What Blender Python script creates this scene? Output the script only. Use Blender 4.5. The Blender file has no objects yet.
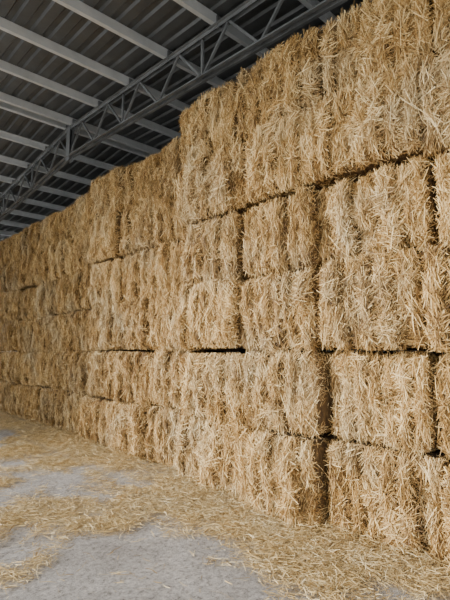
import bpy, math, random
import numpy as np
from mathutils import Vector

rng = np.random.default_rng(7)
random.seed(11)
scene = bpy.context.scene
COL = scene.collection

# ------------------------------------------------------------------ constants
BH = 0.812           # bale course height
EYE = 1.61
X_A, X_B, X_C = 3.58, 3.86, 4.04      # faces of the three stack sections
Y_AB, Y_BC, Y_END = 4.70, 7.95, 18.0
RX0, RX1 = -3.2, 6.6                  # shed extents
RY0, RY1 = -4.0, 21.0
RIDGE_Y, SLOPE = 8.5, 0.070
CH_RIDGE = 5.54                       # bottom chord height at the ridge
TRUSS_D = 0.56

# ------------------------------------------------------------------ helpers
def new_mat(name):
    m = bpy.data.materials.new(name); m.use_nodes = True
    nt = m.node_tree
    b = nt.nodes['Principled BSDF']
    return m, nt, b

def ramp(nt, stops):
    r = nt.nodes.new('ShaderNodeValToRGB')
    els = r.color_ramp.elements
    while len(els) < len(stops): els.new(0.5)
    for e, (p, c) in zip(els, stops):
        e.position = p; e.color = (*c, 1)
    return r

def noise(nt, scale, detail=4, coord=None, rough=0.6, mapscale=None):
    n = nt.nodes.new('ShaderNodeTexNoise')
    n.inputs['Scale'].default_value = scale
    n.inputs['Detail'].default_value = detail
    n.inputs['Roughness'].default_value = rough
    src = coord
    if mapscale:
        mp = nt.nodes.new('ShaderNodeMapping')
        mp.inputs['Scale'].default_value = mapscale
        nt.links.new(coord, mp.inputs['Vector']); src = mp.outputs[0]
    if src is not None: nt.links.new(src, n.inputs['Vector'])
    return n

def mesh_from_arrays(name, verts, quads, mats, mat_idx=None, tint=None, smooth=False):
    me = bpy.data.meshes.new(name)
    nv, nf = len(verts), len(quads)
    me.vertices.add(nv); me.vertices.foreach_set('co', np.asarray(verts, np.float32).ravel())
    me.loops.add(nf*4); me.loops.foreach_set('vertex_index', np.asarray(quads, np.int32).ravel())
    me.polygons.add(nf)
    me.polygons.foreach_set('loop_start', np.arange(0, nf*4, 4, dtype=np.int32))
    me.polygons.foreach_set('loop_total', np.full(nf, 4, np.int32))
    for m in mats: me.materials.append(m)
    if mat_idx is not None: me.polygons.foreach_set('material_index', np.asarray(mat_idx, np.int32))
    me.polygons.foreach_set('use_smooth', np.full(nf, smooth))
    if tint is not None:
        a = me.attributes.new('tint', 'FLOAT', 'POINT')
        a.data.foreach_set('value', np.asarray(tint, np.float32))
    me.update(calc_edges=True); me.validate()
    return me

def add_obj(name, me, loc=(0,0,0), rot=(0,0,0), scale=(1,1,1), parent=None):
    o = bpy.data.objects.new(name, me); COL.objects.link(o)
    o.location = loc; o.rotation_euler = rot; o.scale = scale
    if parent: o.parent = parent
    return o

def norm(v): return v/np.maximum(np.linalg.norm(v, axis=1, keepdims=True), 1e-9)

def ribbons(P, D, W, L, width, B):
    """bent straw stalks: 2-segment ribbons."""
    n = len(P)
    hw = W*(width[:, None]/2)
    a = P - D*(L[:, None]/2); c = P + D*(L[:, None]/2); b = P + B
    V = np.stack([a-hw, a+hw, b-hw, b+hw, c-hw*0.6, c+hw*0.6], 1).reshape(-1, 3)
    base = (np.arange(n)*6)[:, None]
    Q = np.concatenate([base+np.array([0,1,3,2]), base+np.array([2,3,5,4])], 1).reshape(-1, 4)
    return V, Q

# ------------------------------------------------------------------ materials
def straw_material(name, dark, mid, light, objvar=0.0, weather=0.4):
    m, nt, b = new_mat(name)
    at = nt.nodes.new('ShaderNodeAttribute'); at.attribute_name = 'tint'
    geo = nt.nodes.new('ShaderNodeNewGeometry')
    nz = noise(nt, 2.2, 4, geo.outputs['Position'])
    ma = nt.nodes.new('ShaderNodeMath'); ma.operation = 'MULTIPLY_ADD'
    ma.inputs[1].default_value = 0.6
    nt.links.new(nz.outputs['Fac'], ma.inputs[0])
    oi = nt.nodes.new('ShaderNodeObjectInfo')
    om = nt.nodes.new('ShaderNodeMath'); om.operation = 'MULTIPLY_ADD'
    om.inputs[1].default_value = objvar; om.inputs[2].default_value = -0.30-objvar/2
    nt.links.new(oi.outputs['Random'], om.inputs[0])
    sub = nt.nodes.new('ShaderNodeMath'); sub.operation = 'ADD'
    nt.links.new(at.outputs['Fac'], sub.inputs[0]); nt.links.new(om.outputs[0], sub.inputs[1])
    nt.links.new(sub.outputs[0], ma.inputs[2])
    r = ramp(nt, [(0.0, dark), (0.45, mid), (1.0, light)])
    nt.links.new(ma.outputs[0], r.inputs[0])
    # weathered grey-green patches
    hs = nt.nodes.new('ShaderNodeHueSaturation')
    hs.inputs['Hue'].default_value = 0.515; hs.inputs['Saturation'].default_value = 0.68; hs.inputs['Value'].default_value = 0.82
    nt.links.new(r.outputs[0], hs.inputs['Color'])
    n2 = noise(nt, 1.1, 3, geo.outputs['Position'])
    rr = ramp(nt, [(0.48, (0,0,0)), (0.70, (weather,)*3)])
    nt.links.new(n2.outputs['Fac'], rr.inputs[0])
    mx = nt.nodes.new('ShaderNodeMix'); mx.data_type='RGBA'
    nt.links.new(rr.outputs[0], mx.inputs['Factor'])
    nt.links.new(r.outputs[0], mx.inputs['A']); nt.links.new(hs.outputs[0], mx.inputs['B'])
    nt.links.new(mx.outputs['Result'], b.inputs['Base Color'])
    b.inputs['Roughness'].default_value = 0.55
    b.inputs['Specular IOR Level'].default_value = 0.3
    return m
straw = straw_material('straw_stalks', (0.13,0.066,0.018), (0.50,0.295,0.09), (0.92,0.69,0.335), 0.22, 0.6)
loose = straw_material('loose_straw_stalks', (0.30,0.195,0.072), (0.62,0.44,0.19), (0.93,0.77,0.46))

core, nt, b = new_mat('straw_packed_shade')
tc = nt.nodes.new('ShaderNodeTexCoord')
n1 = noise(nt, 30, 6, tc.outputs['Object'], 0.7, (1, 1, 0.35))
r = ramp(nt, [(0.3, (0.04,0.02,0.007)), (0.55, (0.12,0.067,0.022)), (0.75, (0.28,0.17,0.06))])  # packed body coloured darker than the stalks, painting shade into the gaps
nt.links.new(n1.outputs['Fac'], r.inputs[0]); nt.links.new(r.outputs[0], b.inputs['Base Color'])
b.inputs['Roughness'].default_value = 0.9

def metal(name, c1, c2, rough, metallic=0.3):
    m, nt, b = new_mat(name)
    tc = nt.nodes.new('ShaderNodeTexCoord')
    n = noise(nt, 3.0, 5, tc.outputs['Object'])
    r = ramp(nt, [(0.35, c1), (0.7, c2)])
    nt.links.new(n.outputs['Fac'], r.inputs[0]); nt.links.new(r.outputs[0], b.inputs['Base Color'])
    b.inputs['Roughness'].default_value = rough; b.inputs['Metallic'].default_value = metallic
    return m
m_sheet = metal('roof_sheet_metal', (0.07,0.075,0.076), (0.10,0.105,0.107), 0.42)
m_purlin = metal('galvanised_purlin', (0.48,0.505,0.51), (0.60,0.62,0.625), 0.45)
m_truss = metal('truss_steel', (0.13,0.138,0.14), (0.24,0.25,0.255), 0.45, 0.4)
m_wall = metal('wall_cladding_metal', (0.15,0.17,0.18), (0.2,0.22,0.23), 0.55)

# floor
m_floor, nt, b = new_mat('dusty_concrete')
geo = nt.nodes.new('ShaderNodeNewGeometry')
n1 = noise(nt, 1.6, 7, geo.outputs['Position'], 0.7)
n2 = noise(nt, 22, 9, geo.outputs['Position'], 0.95)
r1 = ramp(nt, [(0.3, (0.27,0.25,0.23)), (0.7, (0.54,0.515,0.485))])
nt.links.new(n1.outputs['Fac'], r1.inputs[0])
r2 = ramp(nt, [(0.38, (0.15,0.138,0.125)), (0.47, (0.86,0.86,0.86)), (0.60, (1.5,1.5,1.5))])
nt.links.new(n2.outputs['Fac'], r2.inputs[0])
mul = nt.nodes.new('ShaderNodeMix'); mul.data_type = 'RGBA'; mul.blend_type = 'MULTIPLY'
mul.inputs['Factor'].default_value = 1
nt.links.new(r1.outputs[0], mul.inputs['A']); nt.links.new(r2.outputs[0], mul.inputs['B'])
n3 = noise(nt, 40, 6, geo.outputs['Position'], 0.8)
r3 = ramp(nt, [(0.35, (0.28,0.19,0.09)), (0.55, (0.58,0.44,0.23)), (0.7, (0.78,0.65,0.42))])
nt.links.new(n3.outputs['Fac'], r3.inputs[0])
at = nt.nodes.new('ShaderNodeAttribute'); at.attribute_name = 'tint'
add = nt.nodes.new('ShaderNodeMath'); add.operation = 'MULTIPLY_ADD'; add.inputs[1].default_value = 2.8
nt.links.new(n3.outputs['Fac'], add.inputs[0])
s2 = nt.nodes.new('ShaderNodeMath'); s2.operation = 'SUBTRACT'; s2.inputs[1].default_value = 1.72
nt.links.new(at.outputs['Fac'], s2.inputs[0]); nt.links.new(s2.outputs[0], add.inputs[2])
add.use_clamp = True
mx = nt.nodes.new('ShaderNodeMix'); mx.data_type = 'RGBA'
nt.links.new(add.outputs[0], mx.inputs['Factor'])
nt.links.new(mul.outputs['Result'], mx.inputs['A']); nt.links.new(r3.outputs[0], mx.inputs['B'])
nt.links.new(mx.outputs['Result'], b.inputs['Base Color'])
b.inputs['Roughness'].default_value = 0.95
bp = nt.nodes.new('ShaderNodeBump'); bp.inputs['Strength'].default_value = 1.0; bp.inputs['Distance'].default_value = 0.025
nt.links.new(n2.outputs['Fac'], bp.inputs['Height']); nt.links.new(bp.outputs[0], b.inputs['Normal'])

m_ground, nt, b = new_mat('yard_gravel')
geo = nt.nodes.new('ShaderNodeNewGeometry')
n1 = noise(nt, 4, 6, geo.outputs['Position'])
r1 = ramp(nt, [(0.3, (0.42,0.41,0.39)), (0.7, (0.58,0.57,0.55))])
nt.links.new(n1.outputs['Fac'], r1.inputs[0]); nt.links.new(r1.outputs[0], b.inputs['Base Color'])
b.inputs['Roughness'].default_value = 1

# ------------------------------------------------------------------ straw bale meshes
LY, LZ, LX = 1.07, BH, 1.6   # width along the wall, height, depth

def make_bale(seed):
    g = np.random.default_rng(seed)
    h = np.array([LX/2, LY/2-0.017, LZ/2-0.017]); R = 0.095
    nfl = g.integers(6, 9)
    w = g.uniform(0.6, 1.4, nfl); edges = np.concatenate([[0], np.cumsum(w)/w.sum()])*LY - LY/2
    off = g.uniform(-0.055, 0.055, nfl)
    lean = g.uniform(-0.08,0.08)
    belly = g.uniform(0.0,0.07)
    vert = g.uniform(0.6,0.85)
    ph = g.uniform(0, 6.28, 12)
    def flake(p):
        y = p[:,1] + lean*p[:,2] + 0.014*np.sin(p[:,2]*6+ph[0]) + 0.008*np.sin(p[:,2]*15+ph[1])
        i = np.clip(np.searchsorted(edges, y)-1, 0, nfl-1)
        t = np.clip((y-edges[i])/(edges[i+1]-edges[i]), 0, 1)
        return i, 1-np.abs(2*t-1)**2.8
    def field(p):
        i, prof = flake(p)
        d = 0.095*(prof-1) + off[i]*prof
        d += belly*np.cos(p[:,1]/h[1]*1.4)*np.cos(p[:,2]/h[2]*1.4)
        d += 0.024*np.sin(p[:,1]*9+ph[2])*np.sin(p[:,2]*8+ph[3]) + 0.017*np.sin(p[:,2]*17+ph[4]+i*1.7)
        d += 0.011*np.sin(p[:,1]*43+ph[5]+p[:,2]*20)*np.sin(p[:,2]*37+ph[6])
        return d
    def surf(q):
        inner = np.clip(q, -(h-R), h-R)
        n = norm(q-inner)
        p = inner + R*n
        k = (1-np.abs(n[:,1]))*(1-0.8*np.abs(n[:,2])**2)
        p = p + n*(field(p)*k)[:,None]
        return p, n
    V=[];Q=[];base=0
    for ax in range(3):
        a1, a2 = [(1,2),(2,0),(0,1)][ax]
        for s in (-1, 1):
            n1 = 80 if a1==1 else 36; n2 = 80 if a2==1 else 36
            u = np.linspace(-1,1,n1)*h[a1]; v = np.linspace(-1,1,n2)*h[a2]
            U,Wg = np.meshgrid(u,v,indexing='ij')
            q = np.zeros((n1*n2,3)); q[:,ax]=s*h[ax]; q[:,a1]=U.ravel(); q[:,a2]=Wg.ravel()
            p,_ = surf(q); p = p*0.99
            V.append(p)
            idx = np.arange(n1*n2).reshape(n1,n2)
            f = np.stack([idx[:-1,:-1],idx[1:,:-1],idx[1:,1:],idx[:-1,1:]],-1).reshape(-1,4)
            if s<0: f=f[:,::-1]
            Q.append(f+base); base+=n1*n2
    nbody = sum(len(f) for f in Q); nbv = base
    def emit(q, ax, s, ang, outv, L, wd, lift, tint, thin=True, over_ok=0.008):
        nonlocal base
        q = np.clip(q, -h*0.985, h*0.985); q[:,ax] = s*h[ax]
        if thin:                       # fewer stalks down in the joints between flakes
            _,prof = flake(q)
            edge = np.minimum(h[1]-np.abs(q[:,1]), h[2]-np.abs(q[:,2])) if ax==0 else np.full(len(q),1.)
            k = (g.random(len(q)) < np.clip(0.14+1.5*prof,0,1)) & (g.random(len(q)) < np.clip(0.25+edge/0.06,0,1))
            q,ang,outv,L,wd,lift,tint = [a[k] for a in (q,ang,outv,L,wd,lift,tint)]
        n=len(q)
        p,nr = surf(q)
        vz = np.tile([0.,0.,1.] if ax!=2 else [1.,0.,0.],(n,1))
        t0 = norm(vz - nr*np.sum(vz*nr,axis=1,keepdims=True)); t1 = np.cross(nr,t0)
        T = t0*np.cos(ang)[:,None]+t1*np.sin(ang)[:,None]
        D = norm(T + nr*outv[:,None])
        Wv = norm(np.cross(D, nr)+1e-6); B2 = np.cross(D, Wv)
        th = g.uniform(-1.0,1.0,(n,1)); Wv = Wv*np.cos(th)+B2*np.sin(th)
        P = p + nr*lift[:,None]
        if ax==0:
            lim = np.where(g.random(n)<0.035, 0.06, over_ok)
            over = np.abs(P[:,2])+np.abs(D[:,2])*L/2-(LZ/2+lim)
            P[:,2] -= np.sign(P[:,2])*np.clip(over,0,0.2)
            over = np.abs(P[:,1])+np.abs(D[:,1])*L/2-(LY/2+lim)
            P[:,1] -= np.sign(P[:,1])*np.clip(over,0,0.2)
        B = norm(g.normal(size=(n,3)))*(L[:,None]*g.uniform(0.0,0.09,(n,1)))
        vv,qq = ribbons(P,D,Wv,L,wd,B)
        V.append(vv); Q.append(qq+base); base+=len(vv)
        return np.repeat(np.clip(tint,0,1),6)
    def scatter(n, ax, s, lo, hi, out, Lr, lift=0.01, thin=True):
        q = g.uniform(lo, hi, (n,3))*h
        return emit(q,ax,s,g.uniform(0,6.28,n),g.uniform(*out,n),g.uniform(*Lr,n),g.uniform(0.003,0.0075,n),g.uniform(-0.02,lift,n),g.normal(0.45,0.28,n),thin)
    def tufts(nc, per, ax, s):
        c = g.uniform(-1,1,(nc,3))*h
        ang = np.where(g.random(nc)<vert, g.normal(0,0.36,nc), g.uniform(0,6.28,nc))
        lift = g.uniform(-0.02,0.035,nc)
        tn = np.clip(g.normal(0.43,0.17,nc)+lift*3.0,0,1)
        out = g.uniform(-0.1,0.35,nc)
        q = np.repeat(c,per,0)+g.normal(0,1,(nc*per,3))*np.array([0.03,0.024,0.045])
        n=nc*per; R_=lambda a:np.repeat(a,per)
        fl = g.choice([0,math.pi],n)
        return emit(q,ax,s,R_(ang)+g.normal(0,0.33,n)+fl,np.abs(R_(out)+g.normal(0,0.15,n)),g.uniform(0.06,0.21,n),
                    g.uniform(0.0035,0.008,n),R_(lift)+g.uniform(-0.012,0.012,n),R_(tn)+g.normal(0,0.27,n))
    T=[]
    T.append(tufts(420,23,0,-1))
    T.append(scatter(1200,0,-1,(-1,-1,-1),(1,1,1),(0.3,1.6),(0.05,0.17),0.02))
    for s in (-1,1):
        T.append(scatter(650,1,s,(-1,-1,-1),(-0.6,1,1),(0,.3),(0.07,0.16),0.0))
        T.append(scatter(600,2,s,(-1,-1,-1),(-0.6,1,1),(0,.12),(0.07,0.16),-0.002))
    T=np.concatenate(T)
    V=np.concatenate(V);Q=np.concatenate(Q)
    tint=np.concatenate([np.full(nbv,0.4),T])
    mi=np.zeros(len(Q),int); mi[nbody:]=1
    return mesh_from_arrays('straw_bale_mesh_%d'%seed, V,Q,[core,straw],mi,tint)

bales=[make_bale(100+i) for i in range(12)]
last=[None]
def put_bale(xface, y0, y1, r, bulge=0.0, zs=1.0, jx=0.06):
    me = random.choice([b for b in bales if b is not last[0]]); last[0]=me
    w = y1-y0
    rx = math.pi if random.random()<0.5 else 0
    rx += math.radians(random.uniform(-1.2,1.2))
    rz = math.radians(random.uniform(-3,3))
    ry = math.radians(random.uniform(-2.5,2.5))
    x = xface + LX/2 + random.uniform(-jx,jx) - bulge
    add_obj('straw_bale', me, (x,(y0+y1)/2,(r+0.5*zs)*BH), (rx,ry,rz), (1,w/LY,zs))

def stack(xface, seams, jit, topscale=1.0, jx=0.06, top=6):
    for r in range(top):
        ss=[s+random.uniform(-jit,jit) for s in seams]
        ss[-1]=seams[-1]+random.uniform(-0.06,0.06)
        for a,b_ in zip(ss[:-1],ss[1:]):
            bulge={0:0.05,4:0.05,5:-0.02,2:0.03}.get(r,0)
            put_bale(xface,a,b_,r,bulge,topscale+random.uniform(-0.03,0.03) if r==top-1 else 1.0,jx)
stack(X_A,[-2.85,-1.78,-0.71,0.36,1.43,2.50,3.57,Y_AB],0.09,1.06,0.075)
stack(X_B,[Y_AB+0.10,5.76,6.85,Y_BC],0.11,0.99)
stack(X_C,[Y_BC+0.10]+[Y_BC+1.1*i for i in range(1,10)],0.12,1.01)

# ------------------------------------------------------------------ floor + straw litter
def vnoise(x, y, seed=0):
    s=np.zeros_like(x); g=np.random.default_rng(seed)
    for k,(f,a) in enumerate([(1.3,1),(2.6,.7),(5.1,.5),(9.7,.35),(19,.25)]):
        for j in range(3):
            th=g.uniform(0,6.28);p=g.uniform(0,6.28)
            s+=a*np.sin(f*(x*math.cos(th)+y*math.sin(th))+p+1.3*np.sin(f*0.7*(x*math.sin(th)-y*math.cos(th))+p*2))/3
    return s
def gs(x,y,cx,cy,sx,sy): return np.exp(-((x-cx)/sx)**2-((y-cy)/sy)**2)
def cover(x,y):
    d = X_A+0.05-x
    c = 1.25*np.exp(-np.maximum(d,0)**2/0.68**2) + 0.27
    c += 0.48*gs(x,y,1.7,4.8,0.8,0.45) + 0.5*gs(x,y,1.1,3.6,0.35,0.3)+0.30*gs(x,y,2.5,7.5,1.0,0.9)
    c -= 0.48*gs(x,y,2.0,3.3,0.55,0.9) + 0.5*gs(x,y,2.35,5.9,0.4,0.6)+0.35*gs(x,y,2.4,2.0,0.35,0.4)+0.4*gs(x,y,2.3,9.0,0.5,1.0)
    c += 0.85*vnoise(x,y,3)
    return np.clip(c,0,1.2)
def mound(x,y):
    d = X_A+0.1-x
    return 0.12*np.exp(-np.maximum(d,0)**2/0.34**2)*(0.7+0.35*vnoise(x,y,5)) + 0.012*np.clip(cover(x,y),0,1)
def grid(x0,x1,y0,y1,st):
    nx=int((x1-x0)/st)+1; ny=int((y1-y0)/st)+1
    xs=np.linspace(x0,x1,nx); ys=np.linspace(y0,y1,ny)
    X,Y=np.meshgrid(xs,ys,indexing='ij')
    idx=np.arange(nx*ny).reshape(nx,ny)
    f=np.stack([idx[:-1,:-1],idx[1:,:-1],idx[1:,1:],idx[:-1,1:]],-1).reshape(-1,4)
    return X.ravel(),Y.ravel(),f
X,Y,f=grid(RX0,RX1,RY0,RY1,0.04)
inside = np.where(X>X_A+0.15, 0.0, 1.0)
me=mesh_from_arrays('floor',np.stack([X,Y,0.006*vnoise(X,Y,9)*inside],1),f,[m_floor],None,cover(X,Y)*np.where(X>X_C+.2,0,1),True)
add_obj('floor',me)

n=340000
px=rng.uniform(0.0,X_A+0.02,n); py=rng.uniform(0.5,17,n)
px=np.where(py>Y_AB, px+ (px>3.0)*rng.uniform(0,0.32,n), px)
keep=rng.random(n) < np.clip(cover(px,py)-0.05,0.045,1)**1.5*np.where(py>9,0.5,1)
px,py=px[keep],py[keep]; n=len(px)
ang=rng.uniform(0,2*math.pi,n)
D=norm(np.stack([np.cos(ang),np.sin(ang),rng.normal(0,0.16,n)],1))
Wv=norm(np.cross(D,np.tile([0,0,1.],(n,1)))); B2=np.cross(D,Wv)
th=rng.uniform(-0.8,0.8,(n,1)); Wv=Wv*np.cos(th)+B2*np.sin(th)
L=rng.uniform(0.02,0.12,n)*np.where(rng.random(n)<0.15,1.6,1.0)
cv=np.clip(cover(px,py),0,1)
pz=0.008+mound(px,py)*rng.uniform(0.2,1.1,n)+0.02*cv*rng.random(n)
P=np.stack([px,py,pz],1)
V,Q=ribbons(P,D,Wv,L,rng.uniform(0.0025,0.0055,n),norm(rng.normal(size=(n,3)))*L[:,None]*0.08)
V[:,2]=np.maximum(V[:,2],0.003)
me=mesh_from_arrays('loose_straw',V,Q,[loose],None,np.repeat(np.clip(rng.normal(0.46,0.32,n),0,1),6))
add_obj('loose_straw',me)

# outside yard
me=mesh_from_arrays('ground',np.array([(-60,-60,-0.06),(60,-60,-0.06),(60,70,-0.06),(-60,70,-0.06)]),np.array([[0,1,2,3]]),[m_ground])
add_obj('ground',me)

# ------------------------------------------------------------------ roof
def hz(y): return -SLOPE*abs(y-RIDGE_Y)
class MB:
    def __init__(s): s.v=[]; s.f=[]
    def bar(s,p,q,w,h,up=Vector((0,0,1))):
        p=Vector(p);q=Vector(q);d=(q-p).normalized()
        sd=d.cross(up)
        if sd.length<1e-3: sd=d.cross(Vector((0,1,0)))
        sd.normalize(); u=sd.cross(d).normalized()
        b=len(s.v)
        for e in (p,q):
            for a,c in ((-1,-1),(1,-1),(1,1),(-1,1)):
                s.v.append(tuple(e+sd*(a*w/2)+u*(c*h/2)))
        s.f+= [(b,b+1,b+2,b+3),(b+7,b+6,b+5,b+4)]+[(b+i,b+4+i,b+4+(i+1)%4,b+(i+1)%4) for i in range(4)]
    def obj(s,name,mat,parent=None):
        me=mesh_from_arrays(name,np.array(s.v),np.array(s.f),[mat])
        return add_obj(name,me,parent=parent)

PUR_H=0.14
top0 = CH_RIDGE+TRUSS_D+0.04      # underside of purlins at ridge
prof=[];x=RX0-0.3; P_=0.25
while x<RX1+0.2:
    prof+=[(x,0),(x+0.13,0),(x+0.155,0.032),(x+0.225,0.032)]; x+=P_
prof.append((x,0))
def sheet(yA,yB,n):
    V=[];Q=[]
    for k in range(n+1):
        y=yA+(yB-yA)*k/n
        for (xx,zz) in prof: V.append((xx,y,top0+PUR_H+0.006+hz(y)+zz))
    m=len(prof)
    for k in range(n):
        for i in range(m-1): Q.append((k*m+i,k*m+i+1,(k+1)*m+i+1,(k+1)*m+i))
    return V,Q
V1,Q1=sheet(RY0-0.6,RIDGE_Y,6); V2,Q2=sheet(RIDGE_Y,RY1+0.6,6)
Q2=[tuple(i+len(V1) for i in q) for q in Q2]
me=mesh_from_arrays('ceiling',np.array(V1+V2),np.array(Q1+Q2),[m_sheet]); add_obj('ceiling',me)

pu=MB()
ys=[RIDGE_Y-0.16,RIDGE_Y+0.16]
k=1
while RIDGE_Y-0.16-1.08*k>RY0-0.5: ys.append(RIDGE_Y-0.16-1.08*k); ys.append(RIDGE_Y+0.16+1.08*k); k+=1
for y in ys:
    zb=top0+hz(y); s=1 if y<RIDGE_Y else -1
    xa,xb=RX0-0.3,RX1+0.2
    pu.bar((xa,y,zb+PUR_H/2),(xb,y,zb+PUR_H/2),0.006,PUR_H)
    pu.bar((xa,y+s*0.030,zb+0.004),(xb,y+s*0.030,zb+0.004),0.06,0.006)
    pu.bar((xa,y+s*0.030,zb+PUR_H-0.004),(xb,y+s*0.030,zb+PUR_H-0.004),0.06,0.006)
    pu.bar((xa,y+s*0.058,zb+0.014),(xb,y+s*0.058,zb+0.014),0.005,0.022)
pu.obj('roof_purlins',m_purlin)

def truss(X):
    t=MB(); 
    zt=CH_RIDGE+TRUSS_D; zb=CH_RIDGE
    for side in (-1,1):
        yE=RY0 if side<0 else RY1
        for dx in (-0.035,0.035):
            t.bar((X+dx,RIDGE_Y,zb),(X+dx,yE,zb+hz(yE)),0.006,0.05)
            t.bar((X+dx*1.4,RIDGE_Y,zb-0.025),(X+dx*1.4,yE,zb-0.025+hz(yE)),0.045,0.006)
            t.bar((X+dx,RIDGE_Y,zt),(X+dx,yE,zt+hz(yE)),0.006,0.05)
            t.bar((X+dx*1.4,RIDGE_Y,zt+0.025),(X+dx*1.4,yE,zt+0.025+hz(yE)),0.045,0.006)
        nn=12
        st=(yE-RIDGE_Y)/nn
        for i in range(nn):
            ya=RIDGE_Y+st*i; yb=RIDGE_Y+st*(i+0.5); yc=RIDGE_Y+st*(i+1)
            t.bar((X,ya,zb+hz(ya)),(X,yb,zt+hz(yb)),0.03,0.03)
            t.bar((X,yb,zt+hz(yb)),(X,yc,zb+hz(yc)),0.03,0.03)
            if i%2==0: t.bar((X,ya,zb+hz(ya)),(X,ya,zt+hz(ya)),0.03,0.03)
        t.bar((X,yE,0.0),(X,yE,zt+hz(yE)),0.2,0.2,Vector((0,1,0)))
    for dx in (-0.045,0.045):
        t.bar((X+dx,RIDGE_Y,zb-0.12),(X+dx,RIDGE_Y,zt+0.03),0.16,0.010,Vector((1,0,0)))
    for y in ys:
        if RY0<y<RY1: t.bar((X,y-0.03,zt+hz(y)),(X,y-0.03,zt+hz(y)+0.14),0.10,0.02)
    t.obj('roof_truss',m_truss)
for X in (3.60,-2.6): truss(X)

def clad(name,Xw,ya,yb,sgn):
    V=[];Q=[];y=ya; pr=[]
    while y<yb: pr+=[(0,y),(0,y+0.12),(0.03*sgn,y+0.15),(0.03*sgn,y+0.22)]; y+=0.25
    for (dx,yy) in pr:
        V+= [(Xw+dx,yy,0),(Xw+dx,yy,top0+PUR_H+hz(yy))]
    for i in range(len(pr)-1): Q.append((2*i,2*i+1,2*i+3,2*i+2))
    add_obj(name,mesh_from_arrays(name,np.array(V),np.array(Q),[m_wall]))
clad('wall_right_light_block',RX1,RY0,RY1,1)  # unseen wall added behind the stack to stop light leaking through gaps
clad('wall_left_light_block',RX0,12.8,RY1,-1)  # unseen part wall, added to keep sun and sky off the far bales

# ------------------------------------------------------------------ light
w=bpy.data.worlds.new('overcast_sky'); scene.world=w; w.use_nodes=True
bg=w.node_tree.nodes['Background']; bg.inputs[0].default_value=(0.96,0.98,1.0,1); bg.inputs[1].default_value=3.1
sl=bpy.data.lights.new('sun','SUN'); sl.energy=7.5; sl.angle=math.radians(18); sl.color=(1,0.98,0.95)
so=add_obj('sun',sl,(-20,15,12))
so.rotation_euler=Vector((1,-0.75,-0.36)).to_track_quat('-Z','Y').to_euler()

# ------------------------------------------------------------------ camera
cam=bpy.data.cameras.new('camera'); co=add_obj('camera',cam,(0,0,EYE))
cam.sensor_width=36; cam.lens=27
co.rotation_euler=(math.radians(90+6.6),0,math.radians(-42.8))
scene.camera=co
